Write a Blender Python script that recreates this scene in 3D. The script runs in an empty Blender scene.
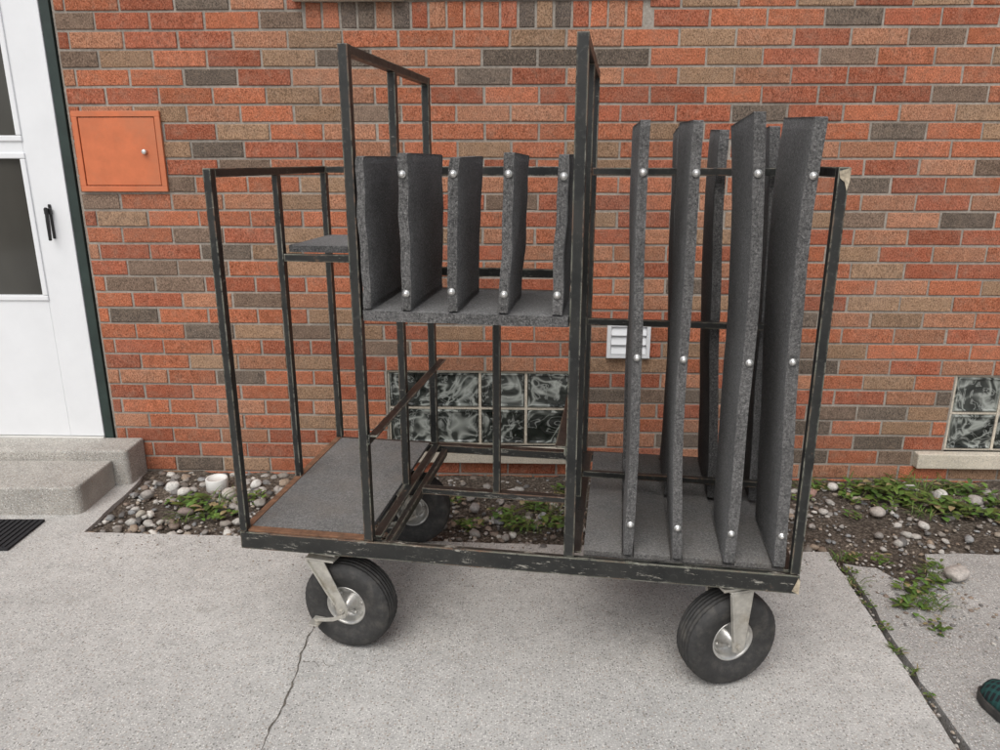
import bpy, bmesh, math, random
from mathutils import Vector, Matrix, noise
R = random.Random(7)
scene = bpy.context.scene
COL = scene.collection
scene.view_settings.view_transform = 'Standard'
scene.view_settings.look = 'None'
scene.view_settings.exposure = 0

# ------------------------------------------------------------ materials
def mat_new(name):
    m = bpy.data.materials.new(name); m.use_nodes = True
    nt = m.node_tree; b = nt.nodes['Principled BSDF']
    return m, nt, b
def noise_n(nt, vec, scale, detail=4, rough=.55, dist=0):
    n = nt.nodes.new('ShaderNodeTexNoise')
    n.inputs['Scale'].default_value = scale; n.inputs['Detail'].default_value = detail
    n.inputs['Roughness'].default_value = rough; n.inputs['Distortion'].default_value = dist
    nt.links.new(vec, n.inputs['Vector']); return n.outputs['Fac']
def ramp(nt, fac, stops, interp='LINEAR'):
    r = nt.nodes.new('ShaderNodeValToRGB'); r.color_ramp.interpolation = interp
    e = r.color_ramp.elements
    while len(e) < len(stops): e.new(.5)
    for i, (p, c) in enumerate(stops):
        e[i].position = p; e[i].color = (c[0], c[1], c[2], 1) if hasattr(c, '__len__') else (c, c, c, 1)
    nt.links.new(fac, r.inputs['Fac']); return r.outputs['Color']
def mix(nt, fac, a, b, mode='MIX'):
    m = nt.nodes.new('ShaderNodeMix'); m.data_type = 'RGBA'; m.blend_type = mode
    for val, idx in ((fac, 0), (a, 6), (b, 7)):
        if isinstance(val, bpy.types.NodeSocket): nt.links.new(val, m.inputs[idx])
        elif idx == 0: m.inputs[0].default_value = val
        else: m.inputs[idx].default_value = (val[0], val[1], val[2], 1)
    return m.outputs[2]
def bump(nt, h, strength, dist, bsdf):
    b = nt.nodes.new('ShaderNodeBump'); b.inputs['Strength'].default_value = strength
    b.inputs['Distance'].default_value = dist
    nt.links.new(h, b.inputs['Height']); nt.links.new(b.outputs[0], bsdf.inputs['Normal'])
def coord(nt, kind='Object', scale=None):
    tc = nt.nodes.new('ShaderNodeTexCoord'); o = tc.outputs[kind]
    if scale:
        mp = nt.nodes.new('ShaderNodeMapping'); mp.inputs['Scale'].default_value = scale
        nt.links.new(o, mp.inputs['Vector']); o = mp.outputs[0]
    return o

def mat_brick():
    m, nt, b = mat_new('brick')
    at = nt.nodes.new('ShaderNodeAttribute'); at.attribute_name = 'Col'
    v = coord(nt); vs = coord(nt, scale=(1, 1, .6))
    n1 = noise_n(nt, v, 30, 5, .8); n2 = noise_n(nt, vs, 230, 3, .85)
    c = mix(nt, 1.0, at.outputs['Color'], ramp(nt, n1, [(.3, .70), (.7, 1.24)]), 'MULTIPLY')
    c = mix(nt, 1.0, c, ramp(nt, n2, [(.38, .34), (.47, .92), (.62, 1.25)]), 'MULTIPLY')
    c = mix(nt, ramp(nt, n2, [(.56, 0), (.66, .38)]), c, (.56, .42, .31))
    c = mix(nt, ramp(nt, noise_n(nt, v, 16, 5, .8), [(.50, 0), (.68, .32)]), c, (.36, .26, .19))
    st = noise_n(nt, v, 2.2, 4, .6)
    c = mix(nt, ramp(nt, st, [(.46, 0), (.8, .24)]), c, (.36, .28, .23))
    nt.links.new(c, b.inputs['Base Color']); b.inputs['Roughness'].default_value = .92
    b.inputs['Specular IOR Level'].default_value = .2
    bump(nt, n2, .9, .005, b)
    return m
def mat_mortar():
    m, nt, b = mat_new('mortar'); v = coord(nt)
    n = noise_n(nt, v, 90, 4, .7); n2 = noise_n(nt, v, 3, 3, .5)
    c = mix(nt, 1.0, ramp(nt, n, [(.3, (.26, .225, .19)), (.7, (.44, .395, .34))]), ramp(nt, n2, [(.3, .75), (.7, 1.08)]), 'MULTIPLY')
    nt.links.new(c, b.inputs['Base Color']); b.inputs['Roughness'].default_value = .95
    bump(nt, n, .6, .004, b); return m
def mat_concrete(name, lo, hi, stain=.25, spots=1.0):
    m, nt, b = mat_new(name); v = coord(nt)
    big = noise_n(nt, v, 1.3, 6, .6, .4); mid = noise_n(nt, v, 14, 5, .65); fine = noise_n(nt, v, 200, 3, .85)
    c = ramp(nt, fine, [(.34, lo), (.60, hi)])
    c = mix(nt, 1.0, c, ramp(nt, big, [(.3, 1 - stain), (.65, 1.05)]), 'MULTIPLY')
    c = mix(nt, 1.0, c, ramp(nt, mid, [(.3, .86), (.7, 1.07)]), 'MULTIPLY')
    for sc, col, k in ((135, (.14, .13, .115), .7), (170, (.82, .80, .76), .75), (110, (.36, .28, .22), .5), (80, (.27, .265, .26), .45)):
        vo = nt.nodes.new('ShaderNodeTexVoronoi'); vo.inputs['Scale'].default_value = sc
        nt.links.new(v, vo.inputs['Vector'])
        sel = nt.nodes.new('ShaderNodeSeparateColor'); nt.links.new(vo.outputs['Color'], sel.inputs[0])
        f1 = ramp(nt, vo.outputs['Distance'], [(.25, 1), (.40, 0)])
        f2 = ramp(nt, sel.outputs[0], [(.33, k * spots), (.37, 0)])
        c = mix(nt, mix(nt, 1.0, f1, f2, 'MULTIPLY'), c, col)
    sp = noise_n(nt, v, 7, 2, .4)
    c = mix(nt, ramp(nt, sp, [(.70, 0), (.74, .3)]), c, (.2, .18, .16))
    sp2 = noise_n(nt, v, 3.1, 6, .75)
    c = mix(nt, ramp(nt, sp2, [(.58, 0), (.72, .26)]), c, (.25, .23, .21))
    nt.links.new(c, b.inputs['Base Color']); b.inputs['Roughness'].default_value = .9
    b.inputs['Specular IOR Level'].default_value = .25
    bump(nt, fine, .6, .003, b); return m
def mat_carpet(name, lo, hi, tint=None):
    m, nt, b = mat_new(name)
    tc = nt.nodes.new('ShaderNodeTexCoord'); oi = nt.nodes.new('ShaderNodeObjectInfo')
    va = nt.nodes.new('ShaderNodeVectorMath'); va.operation = 'ADD'
    nt.links.new(tc.outputs['Object'], va.inputs[0]); nt.links.new(oi.outputs['Random'], va.inputs[1]); v = va.outputs[0]
    f = noise_n(nt, v, 180, 4, .95); f2 = noise_n(nt, v, 230, 2, .6); g = noise_n(nt, v, 5, 6, .75)
    c = ramp(nt, f, [(.39, lo), (.51, [(a + d) * .45 for a, d in zip(lo, hi)]), (.62, hi)])
    c = mix(nt, 1.0, c, ramp(nt, g, [(.3, .62), (.7, 1.45)]), 'MULTIPLY')
    c = mix(nt, ramp(nt, f2, [(.62, 0), (.68, .7)]), c, (.40, .39, .375))
    if tint: c = mix(nt, ramp(nt, noise_n(nt, v, 9, 5, .7), [(.42, 0), (.75, .6)]), c, tint)
    nt.links.new(c, b.inputs['Base Color']); b.inputs['Roughness'].default_value = 1
    b.inputs['Specular IOR Level'].default_value = .1
    b.inputs['Sheen Weight'].default_value = .3
    bump(nt, f, 1.0, .006, b); return m
def mat_black_metal(extra=0, pale=1.0):
    m, nt, b = mat_new('chipped_black_paint')
    v = coord(nt)
    bv = nt.nodes.new('ShaderNodeBevel'); bv.samples = 3; bv.inputs['Radius'].default_value = .006
    ge = nt.nodes.new('ShaderNodeNewGeometry')
    dp = nt.nodes.new('ShaderNodeVectorMath'); dp.operation = 'DOT_PRODUCT'
    nt.links.new(bv.outputs[0], dp.inputs[0]); nt.links.new(ge.outputs['Normal'], dp.inputs[1])
    edge = ramp(nt, dp.outputs['Value'], [(.88, 1), (.993, 0)])
    n = noise_n(nt, v, 20, 6, .8); n2 = noise_n(nt, v, 7, 5, .6); n4 = noise_n(nt, v, 60, 5, .8)
    wear = mix(nt, 1.0, edge, ramp(nt, n, [(.45 - extra, 0), (.53 - extra, 1)]), 'MULTIPLY')
    wearcol = ramp(nt, n2, [(.36, (.44, .42, .35)), (.48, (.26, .27, .21)), (.62, (.28, .16, .10))])
    base = ramp(nt, n2, [(.35, (.009, .010, .010)), (.7, (.030, .030, .027))])
    base = mix(nt, ramp(nt, n4, [(.56, 0), (.70, .45)]), base, (.11, .11, .10))
    vst = coord(nt, scale=(.35, 1, 1.6))
    base = mix(nt, ramp(nt, noise_n(nt, vst, 30, 7, .85), [(.645 - extra, 0), (.668 - extra, .8 * pale)]), base, (.40, .38, .33))
    base = mix(nt, ramp(nt, noise_n(nt, v, 14, 6, .8), [(.64 - extra * .4, 0), (.70 - extra * .4, .65)]), base, (.16, .10, .065))
    c = mix(nt, wear, base, wearcol)
    nt.links.new(c, b.inputs['Base Color'])
    nt.links.new(ramp(nt, n, [(.3, .26), (.7, .55)]), b.inputs['Roughness'])
    bump(nt, n4, .25, .002, b); return m
def mat_simple(name, col, rough=.5, metal=0, var=.2, scale=30, bmp=.15, dirt=None):
    m, nt, b = mat_new(name); v = coord(nt)
    n = noise_n(nt, v, scale, 5, .65)
    c = ramp(nt, n, [(.3, [x * (1 - var) for x in col]), (.7, [min(1, x * (1 + var)) for x in col])])
    if dirt: c = mix(nt, ramp(nt, noise_n(nt, v, scale * .35, 6, .7), [(.5, 0), (.72, .75)]), c, dirt)
    nt.links.new(c, b.inputs['Base Color']); b.inputs['Roughness'].default_value = rough
    b.inputs['Metallic'].default_value = metal
    if bmp: bump(nt, n, bmp, .002, b)
    return m
def mat_attr(name, rough=.8, scale=120, lo=.7, hi=1.25):
    m, nt, b = mat_new(name); at = nt.nodes.new('ShaderNodeAttribute'); at.attribute_name = 'Col'
    n = noise_n(nt, coord(nt), scale, 4, .6)
    c = mix(nt, 1.0, at.outputs['Color'], ramp(nt, n, [(.3, lo), (.7, hi)]), 'MULTIPLY')
    nt.links.new(c, b.inputs['Base Color']); b.inputs['Roughness'].default_value = rough
    bump(nt, n, .3, .003, b); return m
def mat_soil():
    m, nt, b = mat_new('soil'); v = coord(nt)
    n = noise_n(nt, v, 75, 6, .85); g = noise_n(nt, v, 5, 4, .6)
    c = ramp(nt, n, [(.36, (.045, .034, .026)), (.5, (.14, .108, .08)), (.64, (.46, .39, .31))])
    c = mix(nt, 1.0, c, ramp(nt, g, [(.3, .7), (.7, 1.25)]), 'MULTIPLY')
    nt.links.new(c, b.inputs['Base Color']); b.inputs['Roughness'].default_value = 1
    bump(nt, n, 1, .02, b); return m
def mat_glassblock():
    m, nt, b = mat_new('glass_block'); v = coord(nt)
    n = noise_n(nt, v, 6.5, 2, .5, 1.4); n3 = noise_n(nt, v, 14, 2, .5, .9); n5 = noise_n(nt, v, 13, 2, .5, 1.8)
    c = ramp(nt, n, [(.34, (.012, .015, .013)), (.46, (.035, .04, .036)), (.515, (.34, .36, .33)), (.57, (.05, .055, .05)), (.66, (.02, .024, .022)), (.74, (.30, .32, .29))])  # dark glass; pale bands are wavy reflections painted into the base colour
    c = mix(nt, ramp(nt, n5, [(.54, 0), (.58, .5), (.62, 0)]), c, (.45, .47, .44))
    nt.links.new(c, b.inputs['Base Color']); b.inputs['Roughness'].default_value = .07
    bump(nt, n3, .5, .012, b); return m
def mat_glass_dark(name, col):
    m, nt, b = mat_new(name); v = coord(nt, scale=(1, 1, .5))
    n = noise_n(nt, v, 2.5, 3, .5)
    nt.links.new(ramp(nt, n, [(.3, [x * .6 for x in col]), (.7, [x * 1.5 for x in col])]), b.inputs['Base Color'])
    b.inputs['Roughness'].default_value = .08; return m
def mat_plaid():
    m, nt, b = mat_new('plaid_fabric')
    out = []
    for ax, sc in (('X', 22), ('Y', 22)):
        w = nt.nodes.new('ShaderNodeTexWave'); w.bands_direction = ax; w.inputs['Scale'].default_value = sc
        nt.links.new(coord(nt), w.inputs['Vector']); out.append(ramp(nt, w.outputs['Fac'], [(.55, 0), (.65, 1)]))
    c = mix(nt, out[0], (.010, .015, .018), (.014, .065, .062)); c2 = mix(nt, 1.0, out[1], (.5, .5, .5), 'MULTIPLY')
    c = mix(nt, c2, c, (.018, .10, .09))
    nt.links.new(c, b.inputs['Base Color']); b.inputs['Roughness'].default_value = .9; return m

M = dict(brick=mat_brick(), mortar=mat_mortar(),
    concrete=mat_concrete('concrete', (.37, .358, .335), (.63, .615, .585), .16, 1),
    concrete_old=mat_concrete('weathered_concrete', (.27, .262, .245), (.53, .515, .49), .35),
    step=mat_concrete('step_concrete', (.34, .32, .285), (.58, .55, .50), .35),
    stone_sill=mat_concrete('sill_stone', (.52, .46, .36), (.72, .65, .54), .2, .5),
    carpet=mat_carpet('charcoal_carpet', (.024, .024, .025), (.215, .212, .208)),
    carpet_edge=mat_carpet('worn_carpet_edge', (.035, .034, .034), (.27, .263, .255)),
    carpet_floor=mat_carpet('dusty_carpet', (.045, .043, .041), (.25, .24, .225), (.17, .14, .11)),
    metal=mat_black_metal(.012), metal_worn=mat_black_metal(.07), metal_top=mat_black_metal(.02, .5),
    chip=mat_simple('bare_chipped_metal', (.40, .34, .25), .7, 0, .6, 60, .5, (.10, .05, .03)),
    wood=mat_simple('rusty_edge', (.20, .10, .055), .8, 0, .4, 40, .4, (.04, .03, .02)),
    rubber=mat_simple('rubber', (.032, .031, .030), .7, 0, .3, 60, .2, (.095, .087, .076)),
    zinc=mat_simple('zinc', (.52, .50, .45), .42, .5, .2, 45, .2, (.30, .25, .18)),
    rim=mat_simple('painted_rim', (.58, .57, .54), .34, .7, .2, 50, .2, (.25, .21, .17)),
    bolt=mat_simple('bolt_steel', (.80, .79, .76), .3, .8, .1, 80, .0),
    white=mat_simple('white_paint', (.80, .81, .82), .35, 0, .03, 6, .03),
    vinyl=mat_simple('vinyl', (.74, .73, .69), .5, 0, .05, 20, .05),
    greentrim=mat_simple('dark_green_trim', (.02, .035, .03), .5, 0, .3, 10, .1),
    orange=mat_simple('orange_paint', (.60, .165, .065), .5, 0, .14, 9, .15, (.48, .18, .09)),
    blackpl=mat_simple('black_handle', (.012, .012, .013), .35, 0, .2, 30, .05),
    soil=mat_soil(), pebble=mat_attr('pebble'), leaf=mat_attr('leaf', .55, 60, .7, 1.3),
    glassblock=mat_glassblock(), glass=mat_glass_dark('door_glass', (.05, .048, .042)),
    mat=mat_simple('rubber_mat', (.018, .018, .02), .9, 0, .4, 120, .6),
    plaid=mat_plaid(), crack=mat_simple('crack_dirt', (.13, .115, .095), 1, 0, .5, 60, .5))

# ------------------------------------------------------------ helpers
def obj_from(name, me, mat, parent=None, loc=(0, 0, 0), rot=(0, 0, 0)):
    o = bpy.data.objects.new(name, me)
    if mat: me.materials.append(M[mat])
    COL.objects.link(o); o.location = loc; o.rotation_euler = rot
    if parent: o.parent = parent
    return o
def bm_mesh(bm, name, smooth=False):
    bmesh.ops.recalc_face_normals(bm, faces=bm.faces)
    me = bpy.data.meshes.new(name); bm.to_mesh(me); bm.free()
    if smooth:
        for p in me.polygons: p.use_smooth = True
    return me
def box(bm, x0, x1, y0, y1, z0, z1):
    v = [bm.verts.new(p) for p in ((x0,y0,z0),(x1,y0,z0),(x1,y1,z0),(x0,y1,z0),(x0,y0,z1),(x1,y0,z1),(x1,y1,z1),(x0,y1,z1))]
    for f in ((0,3,2,1),(4,5,6,7),(0,1,5,4),(1,2,6,5),(2,3,7,6),(3,0,4,7)): bm.faces.new([v[i] for i in f])
def prism(bm, poly, axis, a0, a1):
    def P(p, a):
        q = list(p); q.insert(axis, a); return q
    lo = [bm.verts.new(P(p, a0)) for p in poly]; hi = [bm.verts.new(P(p, a1)) for p in poly]
    n = len(poly); bm.faces.new(lo); bm.faces.new(hi)
    for i in range(n): bm.faces.new((lo[i], lo[(i+1) % n], hi[(i+1) % n], hi[i]))
def lathe(bm, prof, seg=48, cy=(0, 0, 0), close=True, fn=None):
    rings = []
    for i in range(seg):
        a = 2*math.pi*i/seg; ring = []
        for j, (r, y) in enumerate(prof):
            if fn: r = fn(i, j, r, y)
            ring.append(bm.verts.new((cy[0]+r*math.cos(a), cy[1]+y, cy[2]+r*math.sin(a))))
        rings.append(ring)
    m = len(prof); last = m if close else m-1
    for i in range(seg):
        A, B = rings[i], rings[(i+1) % seg]
        for j in range(last): bm.faces.new((A[j], A[(j+1) % m], B[(j+1) % m], B[j]))
    return rings
def bevel(o, w=.0015, seg=2):
    b = o.modifiers.new('Bevel', 'BEVEL'); b.width = w; b.segments = seg; b.limit_method = 'ANGLE'
def top(o, label, category, group=None):
    o['label'] = label; o['category'] = category
    if group: o['group'] = group
def empty(name, loc, rot=(0, 0, 0)):
    e = bpy.data.objects.new(name, None); COL.objects.link(e); e.location = loc; e.rotation_euler = rot
    e.empty_display_size = .1; return e
def set_cols(me, cols):
    a = me.color_attributes.new('Col', 'FLOAT_COLOR', 'POINT')
    a.data.foreach_set('color', [c for q in cols for c in (q[0], q[1], q[2], 1)])

# ------------------------------------------------------------ building
WY, WROT = 3.10, -math.atan(.032)
bld = empty('brick_building', (0, WY, 0), (0, 0, WROT))
top(bld, 'orange-red brick building wall with white storm door and glass block windows', 'building')
C = .0677; BP = .2135
openings = [(-2.80, -1.722, -.2, 2.35), (-.49, .315, C*2, C*7), (-.515, .34, C*1, C*2), (1.925, 2.74, C*2, C*7), (1.80, 2.80, C, C*2), (-.745, .555, C*27, 3.0)]
verts, faces, cols = [], [], []
def add_brick(x0, x1, z0, z1, y, col):
    n = len(verts); ch = .0026
    j = lambda: R.uniform(-.0014, .0014)
    for yy, ins in ((.012, 0), (y+.002, 0), (y, ch)):
        verts.extend([(x0+ins+j(), yy, z0+ins+j()), (x1-ins+j(), yy, z0+ins+j()), (x1-ins+j(), yy, z1-ins+j()), (x0+ins+j(), yy, z1-ins+j())])
    cols.extend([col]*12)
    for a, b in ((0, 4), (4, 8)):
        for k in range(4):
            k2 = (k+1) % 4; faces.append((n+a+k, n+a+k2, n+b+k2, n+b+k))
    faces.append((n+8, n+9, n+10, n+11))
def brick_col(x, z):
    r = R.random(); k = noise.noise(Vector((x*.9, 3.1, z*1.3)))
    v = R.uniform(.80, 1.14)
    if r < .06+.05*k: c = (.165, .13, .103)
    elif r < .11: c = (.24, .165, .12)
    elif r < .24 - .10*k: c = (.38, .235, .145)
    elif r < .40: c = (.47, .215, .125)
    elif r < .62: c = (.42, .128, .070)
    else: c = (.50, .165, .084)
    return [q*v for q in c]
J = .0095
for row in range(-2, 54):
    z0 = row*C; z1 = z0+C; zm = (z0+z1)/2
    ops = sorted([(a, b) for a, b, c, d in openings if c < zm < d])
    off = (row % 2)*BP/2 + R.uniform(-.006, .006)
    x = -7+off
    while x < 7:
        segs = [(x, x+BP-J)]
        for a, b in ops:
            ns = []
            for s, e in segs:
                if e <= a or s >= b: ns.append((s, e))
                else:
                    if s < a - J: ns.append((s, a-J))
                    if e > b + J: ns.append((b+J, e))
            segs = ns
        for s, e in segs:
            if e-s > .02: add_brick(s+R.uniform(-.0015, .0015), e, z0+J/2, z1-J/2, R.uniform(-.002, .001), brick_col(s, z0))
        x += BP
x = -.745+J/2
while x < .54:
    add_brick(x, min(x+.0677-J, .554), C*27+J/2, C*27+.094, R.uniform(-.0015, .001), brick_col(x, 2) if R.random() > .2 else (.15, .12, .10)); x += .0677
me = bpy.data.meshes.new('wall'); me.from_pydata(verts, [], faces); set_cols(me, cols)
wall = obj_from('wall', me, 'brick', bld)
bm = bmesh.new()
xs = sorted(set([-7, 7] + [v for o in openings for v in o[:2]])); zs = sorted(set([-.2, 3.6] + [v for o in openings for v in o[2:]]))
for i in range(len(xs)-1):
    for k in range(len(zs)-1):
        xm, zm = (xs[i]+xs[i+1])/2, (zs[k]+zs[k+1])/2
        if any(a < xm < b and c < zm < d for a, b, c, d in openings): continue
        p = [bm.verts.new(q) for q in ((xs[i], .004, zs[k]), (xs[i+1], .004, zs[k]), (xs[i+1], .004, zs[k+1]), (xs[i], .004, zs[k+1]))]
        bm.faces.new(p)
for (a, b, c, d) in openings:
    for q in (((a, .004, c), (a, .15, c), (a, .15, d), (a, .004, d)), ((b, .004, c), (b, .15, c), (b, .15, d), (b, .004, d)),
              ((a, .004, d), (a, .15, d), (b, .15, d), (b, .004, d)), ((a, .004, c), (a, .15, c), (b, .15, c), (b, .004, c))):
        bm.faces.new([bm.verts.new(p) for p in q])
q = ((-.745, .0037, C*27), (.555, .0037, C*27), (.555, .0037, C*27+.1), (-.745, .0037, C*27+.1))
bm.faces.new([bm.verts.new(p) for p in q])
obj_from('mortar', bm_mesh(bm, 'mortar'), 'mortar', bld)
bm = bmesh.new(); box(bm, -7, 7, .15, .3, -.2, 3.6)
obj_from('wall_backing', bm_mesh(bm, 'wall_backing'), 'greentrim', bld)

def glass_window(x0, label, sx0, sx1):
    bm = bmesh.new(); w = .2; hh = (5*C)/2
    for i in range(4):
        for k in range(2):
            cx = x0+.0025+w*(i+.5); cz = C*2+hh*(k+.5); a, b = w/2-.006, hh/2-.006
            ringsets = []
            for ins, y in ((0, .03), (0, .018), (.006, .009), (.010, .009), (.015, .0155), (.03, .0165)):
                ringsets.append([bm.verts.new((cx+sx*(a-ins), y, cz+sz*(b-ins))) for sx, sz in ((-1,-1),(1,-1),(1,1),(-1,1))])
            for A, B in zip(ringsets, ringsets[1:]):
                for q in range(4): bm.faces.new((A[q], A[(q+1)%4], B[(q+1)%4], B[q]))
            bm.faces.new(ringsets[-1])
    g = obj_from('glass_block_window', bm_mesh(bm, 'glass_blocks'), 'glassblock', bld)
    g['label'] = label
    bm = bmesh.new(); box(bm, x0, x0+.805, .0195, .03, C*2, C*7)
    obj_from('joint', bm_mesh(bm, 'joint'), 'stone_sill', g)
    # pale mortar bars standing up to the face between the blocks
    bm = bmesh.new()
    for i in range(5): box(bm, x0+.0025+w*i-.0055, x0+.0025+w*i+.0055, .0135, .0190, C*2+.001, C*7-.001)
    for z in (C*2+.004, C*4.5, C*7-.004):
        for i in range(4): box(bm, x0+.0025+w*i+.0060, x0+.0025+w*(i+1)-.0060, .0140, .0190, z-.0045, z+.0045)
    obj_from('joint', bm_mesh(bm, 'joint'), 'stone_sill', g)
    bm = bmesh.new(); box(bm, sx0, sx1, -.035, .03, C*1-.002, C*2-.003)
    s = obj_from('sill', bm_mesh(bm, 'sill'), 'stone_sill', g); bevel(s, .004)
glass_window(-.49, 'two rows of wavy glass blocks over a stone sill', -.514, .339)
glass_window(1.93, 'glass block window with pale stone sill', 1.801, 2.799)
bm = bmesh.new(); box(bm, -.78, -.36, -.035, .05, C*27+.0965, C*27+.15); box(bm, -.36, .59, -.01, .05, C*27+.1, C*27+.15)
up = obj_from('upper_window', bm_mesh(bm, 'upper_window'), 'stone_sill', bld)
bm = bmesh.new()
for a, b, c, d in ((-.745,-.69,1.98,3.0),(.5,.555,1.98,3.0),(-.69,.5,1.98,2.03),(-.69,.5,2.95,3.0),(-.69,.5,2.48,2.52)): box(bm, a, b, .03, .08, c, d)
obj_from('frame', bm_mesh(bm, 'frame'), 'white', up)
bm = bmesh.new(); box(bm, -.69, .5, .055, .065, 2.03, 2.95); obj_from('pane', bm_mesh(bm, 'pane'), 'glass', up)

# storm door
DX0, DX1 = -2.72, -1.765
bm = bmesh.new()
box(bm, DX0, DX0+.15, -.012, .03, .165, 2.25); box(bm, DX1-.15, DX1, -.012, .03, .165, 2.25)
box(bm, DX0+.15, DX1-.15, -.0115, .03, .165, .78); box(bm, DX0+.15, DX1-.15, -.0115, .03, 1.372, 1.425); box(bm, DX0+.15, DX1-.15, -.0115, .03, 2.1, 2.25)
door = obj_from('storm_door', bm_mesh(bm, 'storm_door'), 'white', bld); bevel(door, .003)
door['label'] = 'white storm door with dark glass panes'
bm = bmesh.new()
for z0, z1 in ((.78, 1.372), (1.425, 2.1)):
    a, b = DX0+.15, DX1-.15
    for q in ((a-.004, a+.018, z0+.019, z1-.019), (b-.018, b+.004, z0+.019, z1-.019), (a-.004, b+.004, z0-.004, z0+.018), (a-.004, b+.004, z1-.018, z1+.004)):
        box(bm, q[0], q[1], -.019, .02, q[2], q[3])
o = obj_from('glazing_frame', bm_mesh(bm, 'glazing_frame'), 'white', door); bevel(o, .003)
bm = bmesh.new()
for z0, z1 in ((.79, 1.365), (1.43, 2.09)): box(bm, DX0+.155, DX1-.155, .004, .010, z0, z1)
obj_from('glass_pane', bm_mesh(bm, 'glass_pane'), 'glass', door)
bm = bmesh.new()
box(bm, -1.850, -1.838, -.018, -.012, 1.035, 1.175)
box(bm, -1.860, -1.832, -.034, -.018, 1.135, 1.160)
prism(bm, [(-.050, 1.03), (-.040, 1.03), (-.034, 1.10), (-.0345, 1.16), (-.046, 1.165), (-.050, 1.11)], 0, -1.849, -1.838)
h = obj_from('handle', bm_mesh(bm, 'handle'), 'blackpl', door); bevel(h, .003)
bm = bmesh.new(); box(bm, DX1+.003, -1.726, -.008, .06, .1, 2.33); box(bm, -2.80, DX0-.003, -.008, .06, .1, 2.33); box(bm, DX0-.003, DX1+.003, -.008, .06, 2.253, 2.33)
obj_from('door_frame', bm_mesh(bm, 'door_frame'), 'greentrim', bld)
bm = bmesh.new(); box(bm, DX0, DX1, -.02, .06, .14, .162); obj_from('threshold', bm_mesh(bm, 'threshold'), 'vinyl', bld)

bm = bmesh.new(); x0, x1, z0, z1 = -1.70, -1.345, 1.225, 1.535
for q in ((x0, x0+.022, z0+.022, z1-.022), (x1-.022, x1, z0+.022, z1-.022), (x0, x1, z0, z0+.022), (x0, x1, z1-.022, z1)): box(bm, q[0], q[1], -.014, .0, q[2], q[3])
pan = obj_from('access_panel', bm_mesh(bm, 'access_panel'), 'orange', bld); bevel(pan, .002)
pan['label'] = 'salmon orange painted metal access panel with small lock'
bm = bmesh.new(); box(bm, x0+.025, x1-.025, -.011, 0, z0+.025, z1-.025)
d = obj_from('panel_door', bm_mesh(bm, 'panel_door'), 'orange', pan); bevel(d, .002)
bm = bmesh.new(); lathe(bm, [(.0005, -.026), (.008, -.026), (.010, -.022), (.010, -.010), (.0005, -.010)], 20, (x1-.075, 0, z0+.155), False)
obj_from('lock', bm_mesh(bm, 'lock', True), 'bolt', pan)
bm = bmesh.new(); x0, x1, z0, z1 = .45, .63, .545, .70
for q in ((x0, x0+.016, z0, z1), (x1-.016, x1, z0, z1), (x0+.016, x1-.016, z0, z0+.016), (x0+.016, x1-.016, z1-.02, z1)): box(bm, q[0], q[1], -.022, 0, q[2], q[3])
for i in range(3):
    zb = z0+.018+i*.040; prism(bm, [(-.024, zb), (-.020, zb-.001), (-.006, zb+.036), (-.010, zb+.037)], 0, x0+.017, x1-.017)
ve = obj_from('dryer_vent', bm_mesh(bm, 'dryer_vent'), 'white', bld); bevel(ve, .0015)
ve['label'] = 'small white plastic louvred vent'

# ------------------------------------------------------------ doorstep
def wy(X): return WY-.032*X
def rough_slab(name, x0, x1, y0, y1, z0, z1, r, parent=None):
    pts = [(x0, y1), (x0, y0)]
    n = 26
    for k in range(1, n): pts.append((x0+(x1-r-x0)*k/n, y0+R.uniform(-.003, .003)))
    for k in range(7):
        a = -math.pi/2+k*math.pi/12; pts.append((x1-r+r*math.cos(a), y0+r+r*math.sin(a)))
    pts += [(x1+R.uniform(-.002, .002), (y0+y1)/2), (x1, y1)]
    bm = bmesh.new(); prism(bm, pts, 2, z0, z1)
    o = obj_from(name, bm_mesh(bm, name), 'step', parent); bevel(o, .008, 2); return o
st = rough_slab('doorstep', -3.2, -1.592, 2.985, 3.148, -.05, .158, .02)
top(st, 'worn grey concrete doorstep below the white door', 'step')
rough_slab('lower_step', -3.2, -1.655, 2.70, 2.984, -.05, .118, .035, st)

# ------------------------------------------------------------ ground
def edge_y(X): return (2.56-.07*(X+1.57)) if X < 1.18 else 2.41
def jag(pts, step=.06, amp=.006):
    out = []
    for i in range(len(pts)):
        a = Vector(pts[i]); b = Vector(pts[(i+1) % len(pts)]); L = (b-a).length
        n = max(1, min(150, int(L/step))); nrm = Vector((-(b-a).y, (b-a).x)).normalized()
        for k in range(n):
            p = a.lerp(b, k/n)
            if k: p += nrm*R.uniform(-amp, amp)
            out.append((p.x, p.y))
    return out
def slab(name, pts, mat, z0=-.06, z1=0, amp=.005):
    bm = bmesh.new(); prism(bm, jag(pts, .05, amp), 2, z0, z1)
    o = obj_from(name, bm_mesh(bm, name), mat); o['kind'] = 'structure'; return o
bm = bmesh.new(); p = [bm.verts.new(q) for q in ((-150, -150, -.045), (150, -150, -.045), (150, 150, -.045), (-150, 150, -.045))]; bm.faces.new(p)
g = obj_from('ground', bm_mesh(bm, 'ground'), 'soil'); g['kind'] = 'structure'
pv = slab('concrete_pavement', [(-8, -6), (.41, -6), (1.176, 2.41), (-1.57, edge_y(-1.57)), (-1.575, 2.99), (-1.60, 3.14), (-8, 3.34)], 'concrete', amp=.003)
pv['label'] = 'pale speckled concrete pavement with a crack'
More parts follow.
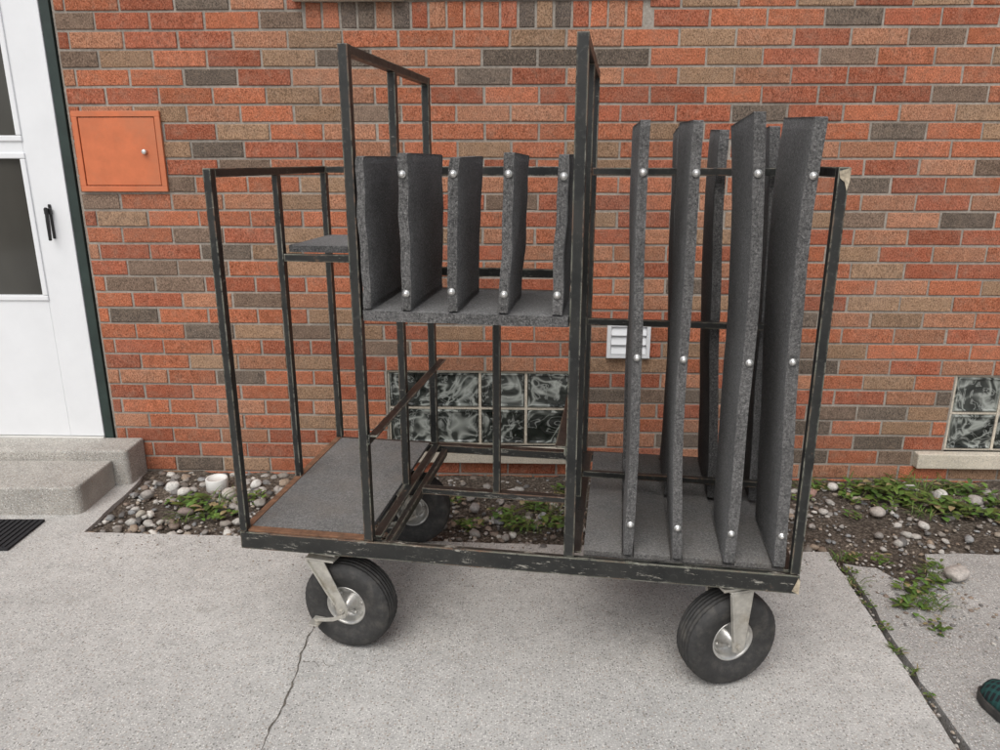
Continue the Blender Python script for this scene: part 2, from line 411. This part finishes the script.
slab('concrete_path', [(.430, -6), (9, -6), (9, 2.36), (1.75, 2.40), (1.52, 2.405), (1.44, 2.25), (1.36, 2.20), (1.30, 2.31), (1.198, 2.34)], 'concrete_old', -.06, -.006, .008)
bm = bmesh.new(); nx, ny = 220, 24; grid = []
for i in range(nx+1):
    X = -1.62+i*(8.5/nx); col = []
    ya = edge_y(X)-.12 if X < 1.2 else edge_y(X)-.3
    for k in range(ny+1):
        Y = ya+(wy(X)+.03-ya)*k/ny
        z = -.022+.012*noise.noise(Vector((X*9, Y*9, 0)))+.006*noise.noise(Vector((X*40, Y*40, 1)))+.03*max(0, (k/ny-.5))
        col.append(bm.verts.new((X, Y, z)))
    grid.append(col)
for i in range(nx):
    for k in range(ny): bm.faces.new((grid[i][k], grid[i+1][k], grid[i+1][k+1], grid[i][k+1]))
bd = obj_from('planting_bed_soil', bm_mesh(bm, 'bed', True), 'soil'); bd['kind'] = 'structure'
def strip(name, pts, w0, w1, z, mat):
    bm = bmesh.new(); L = []; n = len(pts)
    for i, p in enumerate(pts):
        a = Vector(pts[max(0, i-1)]); b = Vector(pts[min(n-1, i+1)]); t = (b-a).normalized(); nr = Vector((-t.y, t.x))
        w = (w0+(w1-w0)*i/(n-1))*R.uniform(.2, 1.4)/2
        L.append((bm.verts.new((p[0]+nr.x*w, p[1]+nr.y*w, z)), bm.verts.new((p[0]-nr.x*w, p[1]-nr.y*w, z))))
    for A, B in zip(L, L[1:]): bm.faces.new((A[0], A[1], B[1], B[0]))
    o = obj_from(name, bm_mesh(bm, name), mat); o['kind'] = 'structure'
pts = []; n = 110
for i in range(n+1):
    Y = 2.3-i*(1.9/n); pts.append((-.562+.028*noise.noise(Vector((Y*3.2, 0, 0)))+.024*noise.noise(Vector((Y*14, 5, 0)))+R.uniform(-.003, .003), Y))
strip('pavement_crack', pts, .003, .008, .0015, 'crack')
pts = [(-.55+.09*t+.012*noise.noise(Vector((t*9, 2, 0)))+R.uniform(-.002, .002), 1.80-.02*t+.02*noise.noise(Vector((t*7, 8, 0)))) for t in [k/14 for k in range(15)]]
strip('pavement_crack', pts, .003, .001, .0016, 'crack')

def ico(sub):
    bm = bmesh.new(); bmesh.ops.create_icosphere(bm, subdivisions=sub, radius=1)
    v = [x.co.copy() for x in bm.verts]; f = [[q.index for q in p.verts] for p in bm.faces]; bm.free(); return v, f
IV, IF = ico(2)
PAL = [(.44, .41, .37), (.33, .30, .27), (.24, .21, .18), (.56, .53, .48), (.30, .23, .17), (.16, .15, .14), (.37, .315, .25), (.26, .26, .255), (.22, .17, .135)]
def pebble_geo(V, F, Cc, p, r, sq, seed, col):
    n = len(V); rot = Matrix.Rotation(R.uniform(0, 6.28), 3, 'Z') @ Matrix.Rotation(R.uniform(-.4, .4), 3, 'X')
    sx, sy = R.uniform(.75, 1.4), R.uniform(.7, 1.1)
    for v in IV:
        d = 1+.42*noise.noise(v*1.4+Vector((seed, 0, 0)))
        q = rot @ Vector((v.x*d*sx*r, v.y*d*sy*r, v.z*d*sq*r)); V.append((q.x+p[0], q.y+p[1], q.z+p[2])); Cc.append(col)
    F.extend([[i+n for i in f] for f in IF])
V, F, Cc = [], [], []
for i in range(5200):
    X = R.uniform(-1.56, 2.9)
    Y = R.uniform(edge_y(X)+.005, wy(X)-.01)
    dens = .45+.7*noise.noise(Vector((X*3.5, Y*3.5, 7)))+(.2 if X < -.5 else 0)
    if X > .9: dens *= .8 if Y > 2.62 else .6
    if R.random() > dens+.22: continue
    r = min(.022, .003+R.expovariate(1/(.0055 if X < -.5 else .0045))); k = R.choice(PAL); b = R.uniform(.7, 1.2)
    pebble_geo(V, F, Cc, (X, Y, -.020+r*.3+.008*R.random()), r, R.uniform(.45, .75), i*1.7, [q*b for q in k])
for i in range(170):
    Y = R.uniform(.6, 2.38); X = 1.186+(Y-2.354)*.0903+R.uniform(-.010, .010)
    pebble_geo(V, F, Cc, (X, Y, -.016), R.uniform(.002, .006), .6, i, R.choice(PAL))
for i in range(320):
    X = 1.35+R.gauss(0, .12); Y = 2.16+R.gauss(0, .13)
    if X < 1.22: continue
    pebble_geo(V, F, Cc, (X, Y, -.004), R.uniform(.0015, .007), .5, i, R.choice(PAL))
for i in range(420):
    X = R.uniform(-1.5, 1.1); Y = edge_y(X)-abs(R.gauss(0, .12)); pebble_geo(V, F, Cc, (X, Y, .001), R.uniform(.0012, .0038), .6, i, R.choice(PAL))
me = bpy.data.meshes.new('gravel'); me.from_pydata(V, [], F); set_cols(me, Cc)
for p in me.polygons: p.use_smooth = True
gr = obj_from('gravel', me, 'pebble'); gr['kind'] = 'stuff'; gr['label'] = 'loose mixed river gravel in the planting bed by the wall'; gr['category'] = 'gravel'
stones = [(-1.40, 2.95, .034, (.62, .60, .56)), (-1.33, 2.90, .03, (.6, .57, .52)), (-1.47, 2.88, .028, (.33, .3, .27)), (-1.13, 2.88, .036, (.48, .44, .39)), (-1.05, 2.98, .03, (.62, .60, .56)),
  (-1.25, 2.72, .026, (.22, .17, .15)), (-.98, 2.80, .025, (.3, .28, .25)), (-.85, 2.95, .03, (.6, .56, .5)), (-1.42, 2.70, .022, (.4, .36, .3)), (-.72, 2.75, .024, (.3, .25, .2)),
  (-.10, 2.75, .03, (.35, .32, .3)), (.05, 2.88, .034, (.5, .47, .43)), (.17, 2.68, .024, (.3, .3, .3)), (.42, 2.8, .03, (.4, .35, .3)),
  (1.30, 2.90, .026, (.33, .2, .16)), (1.50, 2.72, .030, (.42, .38, .34)), (1.62, 2.60, .024, (.5, .47, .43)), (1.83, 2.86, .036, (.6, .58, .54)), (1.95, 2.82, .03, (.36, .33, .3)), (1.42, 2.95, .028, (.6, .56, .52)), (1.74, 2.95, .03, (.45, .42, .4)), (2.02, 2.70, .026, (.3, .28, .26)),
  (1.53, 2.235, .038, (.46, .42, .38))]
for i, (X, Y, r, c) in enumerate(stones):
    V, F, Cc = [], [], []; pebble_geo(V, F, Cc, (0, 0, 0), r, .68, i*3.3, c)
    me = bpy.data.meshes.new('stone'); me.from_pydata(V, [], F); set_cols(me, Cc)
    for p in me.polygons: p.use_smooth = True
    o = obj_from('stone', me, 'pebble', None, (X, Y, -.006+r*.45 if i < 22 else r*.5)); s = o.modifiers.new('Subdivision', 'SUBSURF'); s.levels = 1; s.render_levels = 1
    top(o, 'pale rounded stone lying on the concrete path' if i == 22 else 'rounded river stone lying in the gravel planting bed', 'stone', 'stones in the planting bed')

def leaf(V, F, Cc, base, d, up, L, w, col, bend=.5, segs=4):
    d = d.normalized(); side = d.cross(Vector((0, 0, 1))).normalized(); n0 = len(V)
    for k in range(segs+1):
        t = k/segs; ww = w*math.sin(math.pi*min(1, (t*.9+.08)))**.8
        p = base+d*(L*t)*math.cos(up*(1-bend*t))+Vector((0, 0, 1))*(L*math.sin(up)*(t-bend*t*t))
        V.append(tuple(p-side*ww/2+Vector((0, 0, ww*.15)))); V.append(tuple(p+side*ww/2+Vector((0, 0, ww*.15)))); Cc += [col, col]
    for k in range(segs): F.append((n0+2*k, n0+2*k+1, n0+2*k+3, n0+2*k+2))
def weed(X, Y, size, n, kind, z=-.012, lab=None):
    V, F, Cc = [], [], []
    for i in range(n):
        a = R.uniform(0, 6.28); rr = size*.5*math.sqrt(R.random()); b = Vector((rr*math.cos(a), rr*math.sin(a)*.8, 0))
        g = R.uniform(.5, 1.4); yel = R.uniform(0, .6)
        col = (.075*g+.06*yel, .155*g, .028*g)
        if R.random() < .10: col = (.28, .22, .11)
        a2 = R.uniform(0, 6.28); d = Vector((math.cos(a2), math.sin(a2), 0))
        if kind == 'grass': leaf(V, F, Cc, b, d, R.uniform(.6, 1.4), size*R.uniform(.4, 1.0), .0035, col, .6)
        else:
            b.z = R.uniform(0, size*.28); leaf(V, F, Cc, b, d, R.uniform(.1, .9), size*R.uniform(.18, .40), size*R.uniform(.09, .20), col, .7)
    me = bpy.data.meshes.new('weed'); me.from_pydata(V, [], F); set_cols(me, Cc)
    for p in me.polygons: p.use_smooth = True
    o = obj_from('weed', me, 'leaf', None, (X, Y, z))
    top(o, lab or ('tuft of green grass growing in the gravel bed' if kind == 'grass' else 'low leafy green weed growing in the gravel bed'), 'weed', 'weeds in the planting bed')
W = [(-1.22, 2.78, .14, 40, 'b'), (-1.12, 2.70, .12, 34, 'b'), (-1.32, 2.83, .10, 28, 'b'), (-1.02, 2.85, .10, 26, 'b'), (-1.15, 2.84, .12, 35, 'grass'), (-.88, 2.68, .08, 22, 'b'), (-1.25, 2.68, .1, 24, 'grass'),
     (-.12, 2.62, .10, 30, 'b'), (.02, 2.70, .12, 36, 'b'), (.14, 2.78, .11, 34, 'b'), (.22, 2.62, .13, 40, 'b'), (.10, 2.60, .10, 40, 'grass'), (-.2, 2.85, .1, 30, 'b'), (.25, 2.9, .1, 30, 'b'), (.06, 2.62, .11, 34, 'b'), (.2, 2.74, .12, 40, 'grass'),
     (1.36, 2.97, .10, 34, 'b'), (1.50, 2.93, .13, 44, 'b'), (1.62, 2.88, .17, 46, 'b'), (1.72, 2.80, .15, 42, 'b'), (1.80, 2.74, .17, 46, 'b'), (1.90, 2.70, .14, 40, 'b'), (1.68, 2.72, .10, 40, 'grass'), (1.92, 2.94, .12, 34, 'b'), (1.75, 2.92, .18, 45, 'grass'), (2.05, 2.78, .14, 40, 'b'), (1.25, 2.85, .08, 22, 'b'),
     (1.30, 2.99, .12, 30, 'grass'), (1.45, 2.84, .10, 26, 'b'), (1.58, 2.97, .16, 36, 'grass'), (1.68, 2.97, .14, 36, 'b'), (1.84, 2.97, .16, 40, 'grass'), (1.56, 2.78, .09, 24, 'b'), (1.40, 2.70, .07, 18, 'b'), (2.0, 2.9, .13, 36, 'b'), (1.98, 2.62, .09, 26, 'b'), (1.15, 2.97, .09, 28, 'b')]
for X, Y, s, n, k in W: weed(X, Y, s, n, k)
for X, Y, s, n, k in ((1.35, 2.16, .10, 34, 'b'), (1.43, 2.21, .10, 28, 'b'), (1.29, 2.06, .10, 34, 'b'), (1.36, 2.08, .08, 40, 'grass'), (1.31, 1.96, .07, 26, 'b'), (1.50, 2.32, .07, 22, 'b'), (1.195, 2.28, .05, 20, 'b'), (1.162, 2.08, .045, 18, 'b'), (1.141, 1.85, .04, 22, 'grass'), (1.125, 1.66, .035, 14, 'b'), (1.19, 2.36, .06, 24, 'grass'), (1.47, 2.28, .07, 30, 'grass'),
    (1.18, 2.20, .05, 20, 'grass'), (1.152, 1.96, .045, 18, 'b'), (1.172, 2.15, .04, 14, 'b'), (1.133, 1.76, .035, 14, 'grass'), (1.24, 2.37, .07, 24, 'b'), (1.34, 2.36, .07, 22, 'b')):
    weed(X, Y, s, n, k, -.006, 'small green weed sprouting from a gap in the concrete')

bm = bmesh.new(); lathe(bm, [(.0005, .02), (.036, .02), (.038, .028), (.044, .03), (.046, .026), (.046, -.05), (.042, -.05)], 32, (0, 0, 0), False)
pc = obj_from('pipe_cap', bm_mesh(bm, 'pipe_cap', True), 'vinyl', None, (-1.22, 2.985, .005), (math.radians(90), 0, 0))
top(pc, 'white round plastic pipe cap sticking out of the gravel', 'pipe')
bm = bmesh.new(); box(bm, -2.6, -1.765, 2.415, 2.645, .002, .010)
x = -2.585
while x < -1.79:
    box(bm, x, x+.012, 2.425, 2.635, .0105, .0145); x += .022
mt = obj_from('doormat', bm_mesh(bm, 'doormat'), 'mat'); top(mt, 'black ribbed rubber doormat on the concrete before the step', 'mat')

# shoe
bm = bmesh.new(); prof = [(0, .012, .012), (.012, .032, .03), (.04, .046, .045), (.09, .052, .058), (.14, .048, .075), (.19, .042, .085), (.24, .038, .08), (.272, .028, .065), (.285, .01, .03)]
rings = []
for x, w, hgt in prof:
    ring = []
    for k in range(20):
        a = 2*math.pi*k/20; cy = math.cos(a)*w; cz = math.sin(a)
        z = .022+max(0, cz)*(hgt) if cz > 0 else .020
        ring.append(bm.verts.new((x, cy, z)))
    rings.append(ring)
for A, B in zip(rings, rings[1:]):
    for k in range(20): bm.faces.new((A[k], A[(k+1)%20], B[(k+1)%20], B[k]))
bm.faces.new(rings[0]); bm.faces.new(rings[-1])
ang = math.radians(-74)
sh = obj_from('shoe', bm_mesh(bm, 'shoe', True), 'plaid', None, (1.275, 1.672, 0), (0, 0, ang)); top(sh, 'dark teal plaid slipper with black sole on the concrete path', 'shoe')
bm = bmesh.new(); outl = [(x-.006 if i == 0 else x, w+.005) for i, (x, w, h_) in enumerate(prof)]
prism(bm, outl+[(x, -w) for x, w in reversed(outl)], 2, -.004, .0215)
o = obj_from('sole', bm_mesh(bm, 'sole'), 'rubber', sh); bevel(o, .004, 3)

# ------------------------------------------------------------ the cart
cart = empty('panel_cart', (-.717, 1.871, 0), (0, 0, -math.radians(9.0)))
top(cart, 'black steel rolling panel cart with carpeted dividers standing on concrete', 'cart')
LEN, DEP = 1.474, .76
B0, B1 = .314, .362
def part(name, bm, mat, parent=cart, loc=(0, 0, 0), bev=.0012, smooth=False):
    o = obj_from(name, bm_mesh(bm, name, smooth), mat, parent, loc)
    if bev: bevel(o, bev)
    return o
S1, S2, DM = .37, .905, .38
bm = bmesh.new(); w = .032
box(bm, 0, LEN, 0, .006, B0, B1+.002); box(bm, 0, LEN, .0065, w, B0+.002, B1-.006)
box(bm, 0, LEN, DEP-w, DEP, B1-.028, B1)
for s in (0, LEN-w): box(bm, s, s+w, w+.0005, DEP-w-.0005, B0+.001, B1-.001)
box(bm, S1+.050, S2-.006, DM-.014, DM+.014, B0+.026, B1-.002)
box(bm, 1.27, 1.39, .02, .15, B0-.006, B0-.0005)
for a, b in ((.155, .275), (.19, .31)): box(bm, a, b, .02 if a < .18 else .61, .15 if a < .18 else .74, B0-.006, B0-.0005)
box(bm, 1.27, 1.39, .61, .74, B0-.006, B0-.0005)
part('base_frame', bm, 'metal_worn')
def angle(name, s0, s1, z, th=.005, drop=.03, side=1, d0=.0335, d1=None):
    d1 = d1 or DEP-.0335
    bm = bmesh.new()
    box(bm, s0, s1, d0, d1, z-th, z)
    sw = s0 if side > 0 else s1-th
    box(bm, sw, sw+th, d0, d1, z-th-drop, z-th-.0004)
    return part(name, bm, 'metal_top')
angle('angle_bar', S1-.004, S1+.024, B1+.004, drop=.040, side=1)
angle('angle_bar', S1+.030, S1+.049, B1-.012, drop=.020, side=-1)
angle('angle_bar', S2-.006, S2+.030, B1+.004, drop=.040, side=1)
angle('angle_bar', S1+.0105, S1+.036, .668, drop=.022, side=1, d0=.004, d1=DEP+.03)
angle('angle_bar', S2-.042, S2-.0145, .668, drop=.022, side=-1, d0=.004, d1=DEP-.004)

def tube_frame(s0, t, ztop, mids=(DM,), name='end_frame', td=None):
    td = td or t
    bm = bmesh.new()
    box(bm, s0, s0+t, .002, td+.002, B1+.0045, ztop)
    box(bm, s0, s0+t, DEP-td-.002, DEP-.002, B1+.0045, ztop)
    for m in mids: box(bm, s0+.001, s0+t-.001, m-td/2, m+td/2, B1+.0045, ztop-.0225)
    box(bm, s0+.0005, s0+t-.0005, td+.0025, DEP-td-.0025, ztop-.022, ztop-.0007)
    return part(name, bm, 'metal')
tube_frame(0, .020, 1.33, td=.024)
tube_frame(LEN-.023, .023, 1.335, td=.025)
tube_frame(S1-.014, .024, 1.60, name='partition_frame')
tube_frame(S2-.014, .027, 1.612, name='partition_frame', td=.028)
def bar(name, a, b, c, d, e, f, mat='metal'):
    bm = bmesh.new(); box(bm, a, b, c, d, e, f); return part(name, bm, mat)
bar('cross_bar', .0205, S1-.0145, DEP-.024, DEP-.004, 1.308, 1.328)
bar('cross_bar', S1+.0105, S2-.0145, DM-.012, DM+.008, 1.308, 1.332)
bar('cross_bar', S1+.0105, S2-.0145, DM-.010, DM+.006, 1.029, 1.053)
bar('cross_bar', S2+.0135, LEN-.0235, DM-.008, DM+.008, 1.309, 1.329)
bar('cross_bar', S2+.0135, LEN-.0235, DM-.008, DM+.008, .898, .916)
bar('cross_bar', S2+.0135, LEN-.0235, DM-.008, DM+.008, .43, .448)
bar('upright', .645, .667, DM-.011, DM+.011, B1-.0015, .968)
bm = bmesh.new(); prism(bm, [(LEN-.022, 1.326), (LEN+.0015, 1.334), (LEN+.001, 1.306), (LEN-.003, 1.286), (LEN-.009, 1.304), (LEN-.019, 1.312)], 1, -.0005, .0015)
w_ = part('worn_corner', bm, 'chip', bev=0); w_['label'] = 'bare chipped corner patch with rust'  # thin patch added over the post corner for its chipped, rusty paint
bm = bmesh.new(); prism(bm, [(LEN-.016, B0+.008), (LEN+.0012, B0), (LEN+.0012, B1-.01), (LEN-.004, B1-.004), (LEN-.008, B0+.03)], 1, -.002, -.0004)
part('worn_corner', bm, 'chip', bev=0)  # same kind of added chip patch, on the base corner
bm = bmesh.new(); box(bm, .022, S1-.0165, .033, DEP-.033, B1-.004, B1+.008)
part('floor_panel', bm, 'carpet_floor')
bm = bmesh.new(); box(bm, .001, .0215, .033, DEP-.033, B1-.0005, B1+.0095)
part('floor_edge', bm, 'wood')
bar('floor_lip', .0205, S1-.016, .0075, .0325, B1-.005, B1+.0065, 'wood')
bm = bmesh.new()
for a, b in ((S2+.036, 1.040), (1.070, 1.163), (1.193, 1.292), (1.322, 1.412)): box(bm, a, b, .033, DEP-.033, B1-.004, B1+.010)
box(bm, S2+.036, 1.446, .036, DEP-.036, B1-.010, B1-.0045)
part('floor_panel', bm, 'carpet_floor')
def soft_box(sx, sy, sz, cuts=10, lean=0, bow=0, twist=0, jit=.0008, topwave=0, seed=0, rnd=.0025, s2=0):
    bm = bmesh.new(); bmesh.ops.create_cube(bm, size=2)
    bmesh.ops.subdivide_edges(bm, edges=bm.edges[:], cuts=cuts, use_grid_fill=True)
    for f in bm.faces:
        if all(v.co.y < -.999 for v in f.verts) or all(v.co.z > .999 for v in f.verts): f.material_index = 1
    for v in bm.verts:
        x, y, z = v.co; t = (z+1)/2
        ext = sum(1 for q in (x, y, z) if abs(abs(q)-1) < 1e-4)
        px, py, pz = x*sx/2, (y+1)/2*sy, t*sz
        if ext >= 2:
            k = rnd*(1 if ext == 2 else 1.6)
            if abs(abs(x)-1) < 1e-4: px -= math.copysign(k, x)
            if abs(abs(y)-1) < 1e-4: py -= math.copysign(k, y)
            if abs(abs(z)-1) < 1e-4: pz -= math.copysign(k, z)
        n2 = Vector((x*2+seed, y*9, z*18)); n3 = Vector((x*2+seed, y*20, z*55))
        px += lean*t+bow*math.sin(math.pi*t)+s2*math.sin(2*math.pi*t)+twist*t*(y)+jit*2.6*noise.noise(Vector((seed, y*1.0, z*2.2)))
        e = 1.0 if ext >= 2 else .15
        px += e*jit*(1.1*noise.noise(n2)+1.1*noise.noise(n3))
        py += jit*1.2*noise.noise(n2+Vector((4, 0, 0)))
        pz += topwave*t*(y)+jit*1.4*noise.noise(n2+Vector((0, 9, 0)))*e
        v.co = (px+e*jit*.3*R.uniform(-1, 1), py+jit*.5*R.uniform(-1, 1), pz+e*jit*.7*R.uniform(-1, 1))
    return bm
bm = soft_box(S2-S1-.030, DM-.03, .028, 20, jit=.0006)
for f in bm.faces:
    if f.calc_center_median().y > .01: f.material_index = 0
o = part('shelf', bm, 'carpet', loc=((S1+S2)/2-.0005, -.004, .969), bev=0); o.data.materials.append(M['carpet_edge'])
bar('shelf_rail', S1+.0105, S2-.0145, DM-.029, DM-.011, .972, .996)
bm = soft_box(S1-.045, DEP-DM-.04, .022, 16, jit=.0006)
o = part('side_shelf', bm, 'carpet', loc=(S1/2+.002, DM+.012, 1.084), bev=0); o.data.materials.append(M['carpet'])
bar('shelf_rail', .0205, S1-.0145, DM-.011, DM+.011, 1.060, 1.082)
bar('shelf_rail', .0205, S1-.0145, DEP-.027, DEP-.005, 1.060, 1.082)
bbm = bmesh.new(); lathe(bbm, [(.0004, -.0075), (.004, -.007), (.0055, -.005), (.0058, -.003), (.0088, -.0025), (.0088, .002), (.0004, .002)], 18, (0, 0, 0), False)
bolt_me = bm_mesh(bbm, 'bolt', True); bolt_me.materials.append(M['bolt'])
def divider(name, s, d0, dep, z0, h, th, lean, bow, twist, zb, topwave=0, seed=0, back=False, s2=0):
    bm = soft_box(th, dep, h, 40 if h > .6 else 20, lean, bow, twist, .0015, topwave, seed, .0022, s2)
    o = part(name, bm, 'carpet', loc=(s, d0, z0), bev=0); o.data.materials.append(M['carpet_edge'])
    for z in zb:
        t = (z-z0)/h; b = bpy.data.objects.new('bolt', bolt_me); COL.objects.link(b); b.parent = o
        b.location = (lean*t+bow*math.sin(math.pi*t)+s2*math.sin(2*math.pi*t)-twist*t*(-1 if back else 1)+R.uniform(-.002, .002), (dep+.001 if back else -.0015), z-z0+R.uniform(-.004, .004))
        if back: b.rotation_euler = (0, 0, math.pi)
    return o
divider('short_divider', S1+.028, -.002, .355, .998, .36, .022, -.002, 0, 0, ())
for i, (s, l) in enumerate(((.497, .006), (.612, .012), (.733, .016), (.862, .012))):
    divider('short_divider', s, -.006, (.330, .285, .250, .250)[i], .998, .362+(.004, -.003, .003, .002)[i], .026, l, (.002, -.003, .003, -.002)[i], (.003, .002, .002, .003)[i], (1.045, 1.318), (-.001, .002, -.003, .001)[i], i*5)
tall = ((1.055, -.018, .003, -.007, .023, .003, .30, .010), (1.180, -.030, -.009, -.006, .023, -.004, .27, .006), (1.307, -.030, .012, -.006, .026, -.003, .26, -.012), (1.427, -.024, -.012, -.006, .028, .005, .28, -.012))
for i, (s, l, bo, tw, th, s2, dp_, rb_) in enumerate(tall):
    divider('tall_divider', s, .018, dp_, .373, 1.058+.004*i, th, l, bo, tw, (.46, .90, 1.32), (-.003, .003, -.010, .006)[i], 20+i*7, s2=s2)
for i, (s, l, bo, tw, th, s2, dp_, rb_) in enumerate(tall):
    divider('tall_divider', s-.002, .402, .32, .373, 1.058, th, l+rb_, -bo*.6, .004, (.46, .90, 1.32), (.003, -.004, .006, -.003)[i], 60+i*7, True, s2=-s2)

# casters
prof_t = [(.055, -.026), (.060, -.031), (.070, -.036), (.086, -.0415), (.100, -.0445), (.115, -.043), (.1245, -.038), (.1300, -.030)]
gy = [-.024, -.012, 0, .012, .024]
tread_p = []
for g in gy:
    rr = .1345-abs(g)*.10
    tread_p += [(rr, g-.0042), (rr-.0025, g-.0030), (rr-.0025, g+.0030), (rr, g+.0042)]
tyre_prof = prof_t+tread_p+[(r, -y) for r, y in reversed(prof_t)]
tb = bmesh.new(); lathe(tb, tyre_prof, 96, (0, 0, 0), True, lambda i, j, r, y: r-(.0012 if (abs(y) > .026 and r > .124 and i % 2) else 0)); tyre_me = bm_mesh(tb, 'tyre'); tyre_me.materials.append(M['rubber'])
for p in tyre_me.polygons: p.use_smooth = True
rb = bmesh.new()
for sg in (-1, 1):
    lathe(rb, [(.056, sg*.026), (.060, sg*.031), (.058, sg*.033), (.054, sg*.031), (.050, sg*.018), (.047, sg*.002), (.036, -sg*.001), (.024, sg*.002), (.021, sg*.020), (.015, sg*.024), (.011, sg*.044), (.0005, sg*.044)], 48, (0, 0, 0), False)
for k in range(5):
    a = k*2*math.pi/5
    for sg in (-1, 1): lathe(rb, [(.0003, sg*.009), (.0055, sg*.009), (.0055, -sg*.001)], 6, (.036*math.cos(a), 0, .036*math.sin(a)), False)
rim_me = bm_mesh(rb, 'rim', True); rim_me.materials.append(M['rim'])
def caster(s, d, trail, brake, rot=0, zf=.3075):
    bm = bmesh.new(); az = .1345
    box(bm, -.055, .055, -.055, .055, zf-.008, zf-.0005)
    if brake:
        zc = zf-.0085; rr = [bm.verts.new((.032*math.cos(a*math.pi/12), .032*math.sin(a*math.pi/12), zc)) for a in range(24)]
        r2 = [bm.verts.new((.036*math.cos(a*math.pi/12), .036*math.sin(a*math.pi/12), zc-.012)) for a in range(24)]
        bm.faces.new(rr); bm.faces.new(r2)
        for a in range(24): bm.faces.new((rr[a], rr[(a+1)%24], r2[(a+1)%24], r2[a]))
        zt = zc-.0125
    else: zt = zf-.0085
    box(bm, -.036, .030+max(0, trail*.3), -.0585, .0585, zt-.006, zt)
    hw = .026 if brake else .034
    for sg in (-1, 1):
        y0, y1 = (-.0585, -.0545) if sg < 0 else (.0545, .0585)
        poly = [(-hw-.004, zt-.0065), (hw-.004, zt-.0065), (trail+.019, az+.01), (trail+.016, az-.013), (trail, az-.021), (trail-.016, az-.013), (trail-.020, az+.01)]
        prism(bm, poly, 1, y0, y1)
        prism(bm, [(-hw-.004, zt-.0065), (-hw+.001, zt-.0065), (trail-.0155, az+.02), (trail-.0205, az+.02)], 1, y0-.008 if sg < 0 else y1+.0003, y0-.0003 if sg < 0 else y1+.008)
        lathe(bm, [(.0004, sg*.067), (.008, sg*.067), (.009, sg*.059)], 6, (trail, 0, az), False)
    if brake:
        prism(bm, [(trail-.078, az-.028), (trail-.076, az-.037), (trail-.02, az-.026), (trail+.022, az-.006), (trail+.020, az+.004), (trail-.02, az-.014)], 1, -.076, -.071)
        box(bm, trail-.092, trail-.060, -.090, -.045, az-.042, az-.038)
    c = part('caster', bm, 'zinc', loc=(s, d, 0)); c['label'] = 'swivel caster with brake pedal and black pneumatic tyre' if brake else 'caster with black pneumatic tyre and plain fork'
    c.rotation_euler = (0, 0, math.radians(rot))
    for nm, m_ in (('tyre', tyre_me), ('rim', rim_me)):
        o = bpy.data.objects.new(nm, m_); COL.objects.link(o); o.parent = c; o.location = (trail, 0, az)
caster(.215, .078, .068, True, -7)
caster(1.325, .072, 0, False, 25)
caster(.25, .675, .05, True, 6)
caster(1.331, .675, 0, False, 0)

# ------------------------------------------------------------ camera and light
cam_d = bpy.data.cameras.new('camera'); cam = bpy.data.objects.new('camera', cam_d); COL.objects.link(cam)
cam_d.sensor_width = 36; cam_d.lens = 27.04; cam_d.clip_end = 500; cam_d.clip_start = .05
cam.location = (0, 0, 1.35); cam.rotation_euler = (math.radians(74), 0, 0); scene.camera = cam
w = bpy.data.worlds.new('World'); scene.world = w; w.use_nodes = True; nt = w.node_tree
bg = nt.nodes['Background']; sky = nt.nodes.new('ShaderNodeTexSky'); sky.sky_type = 'NISHITA'; sky.sun_disc = False
el = math.radians(54); az = math.radians(200)
sky.sun_elevation = el; sky.sun_rotation = az; sky.air_density = 1.0; sky.dust_density = 3
hs = nt.nodes.new('ShaderNodeHueSaturation'); hs.inputs['Saturation'].default_value = .3
nt.links.new(sky.outputs[0], hs.inputs['Color']); nt.links.new(hs.outputs[0], bg.inputs['Color']); bg.inputs['Strength'].default_value = .15
sd = bpy.data.lights.new('sun', 'SUN'); sd.energy = 1.5; sd.angle = math.radians(45); sd.color = (1, .97, .935)
so = bpy.data.objects.new('sun', sd); COL.objects.link(so)
dirv = Vector((math.sin(az)*math.cos(el), math.cos(az)*math.cos(el), math.sin(el)))
so.rotation_euler = dirv.to_track_quat('Z', 'Y').to_euler(); so.location = (0, -3, 6)
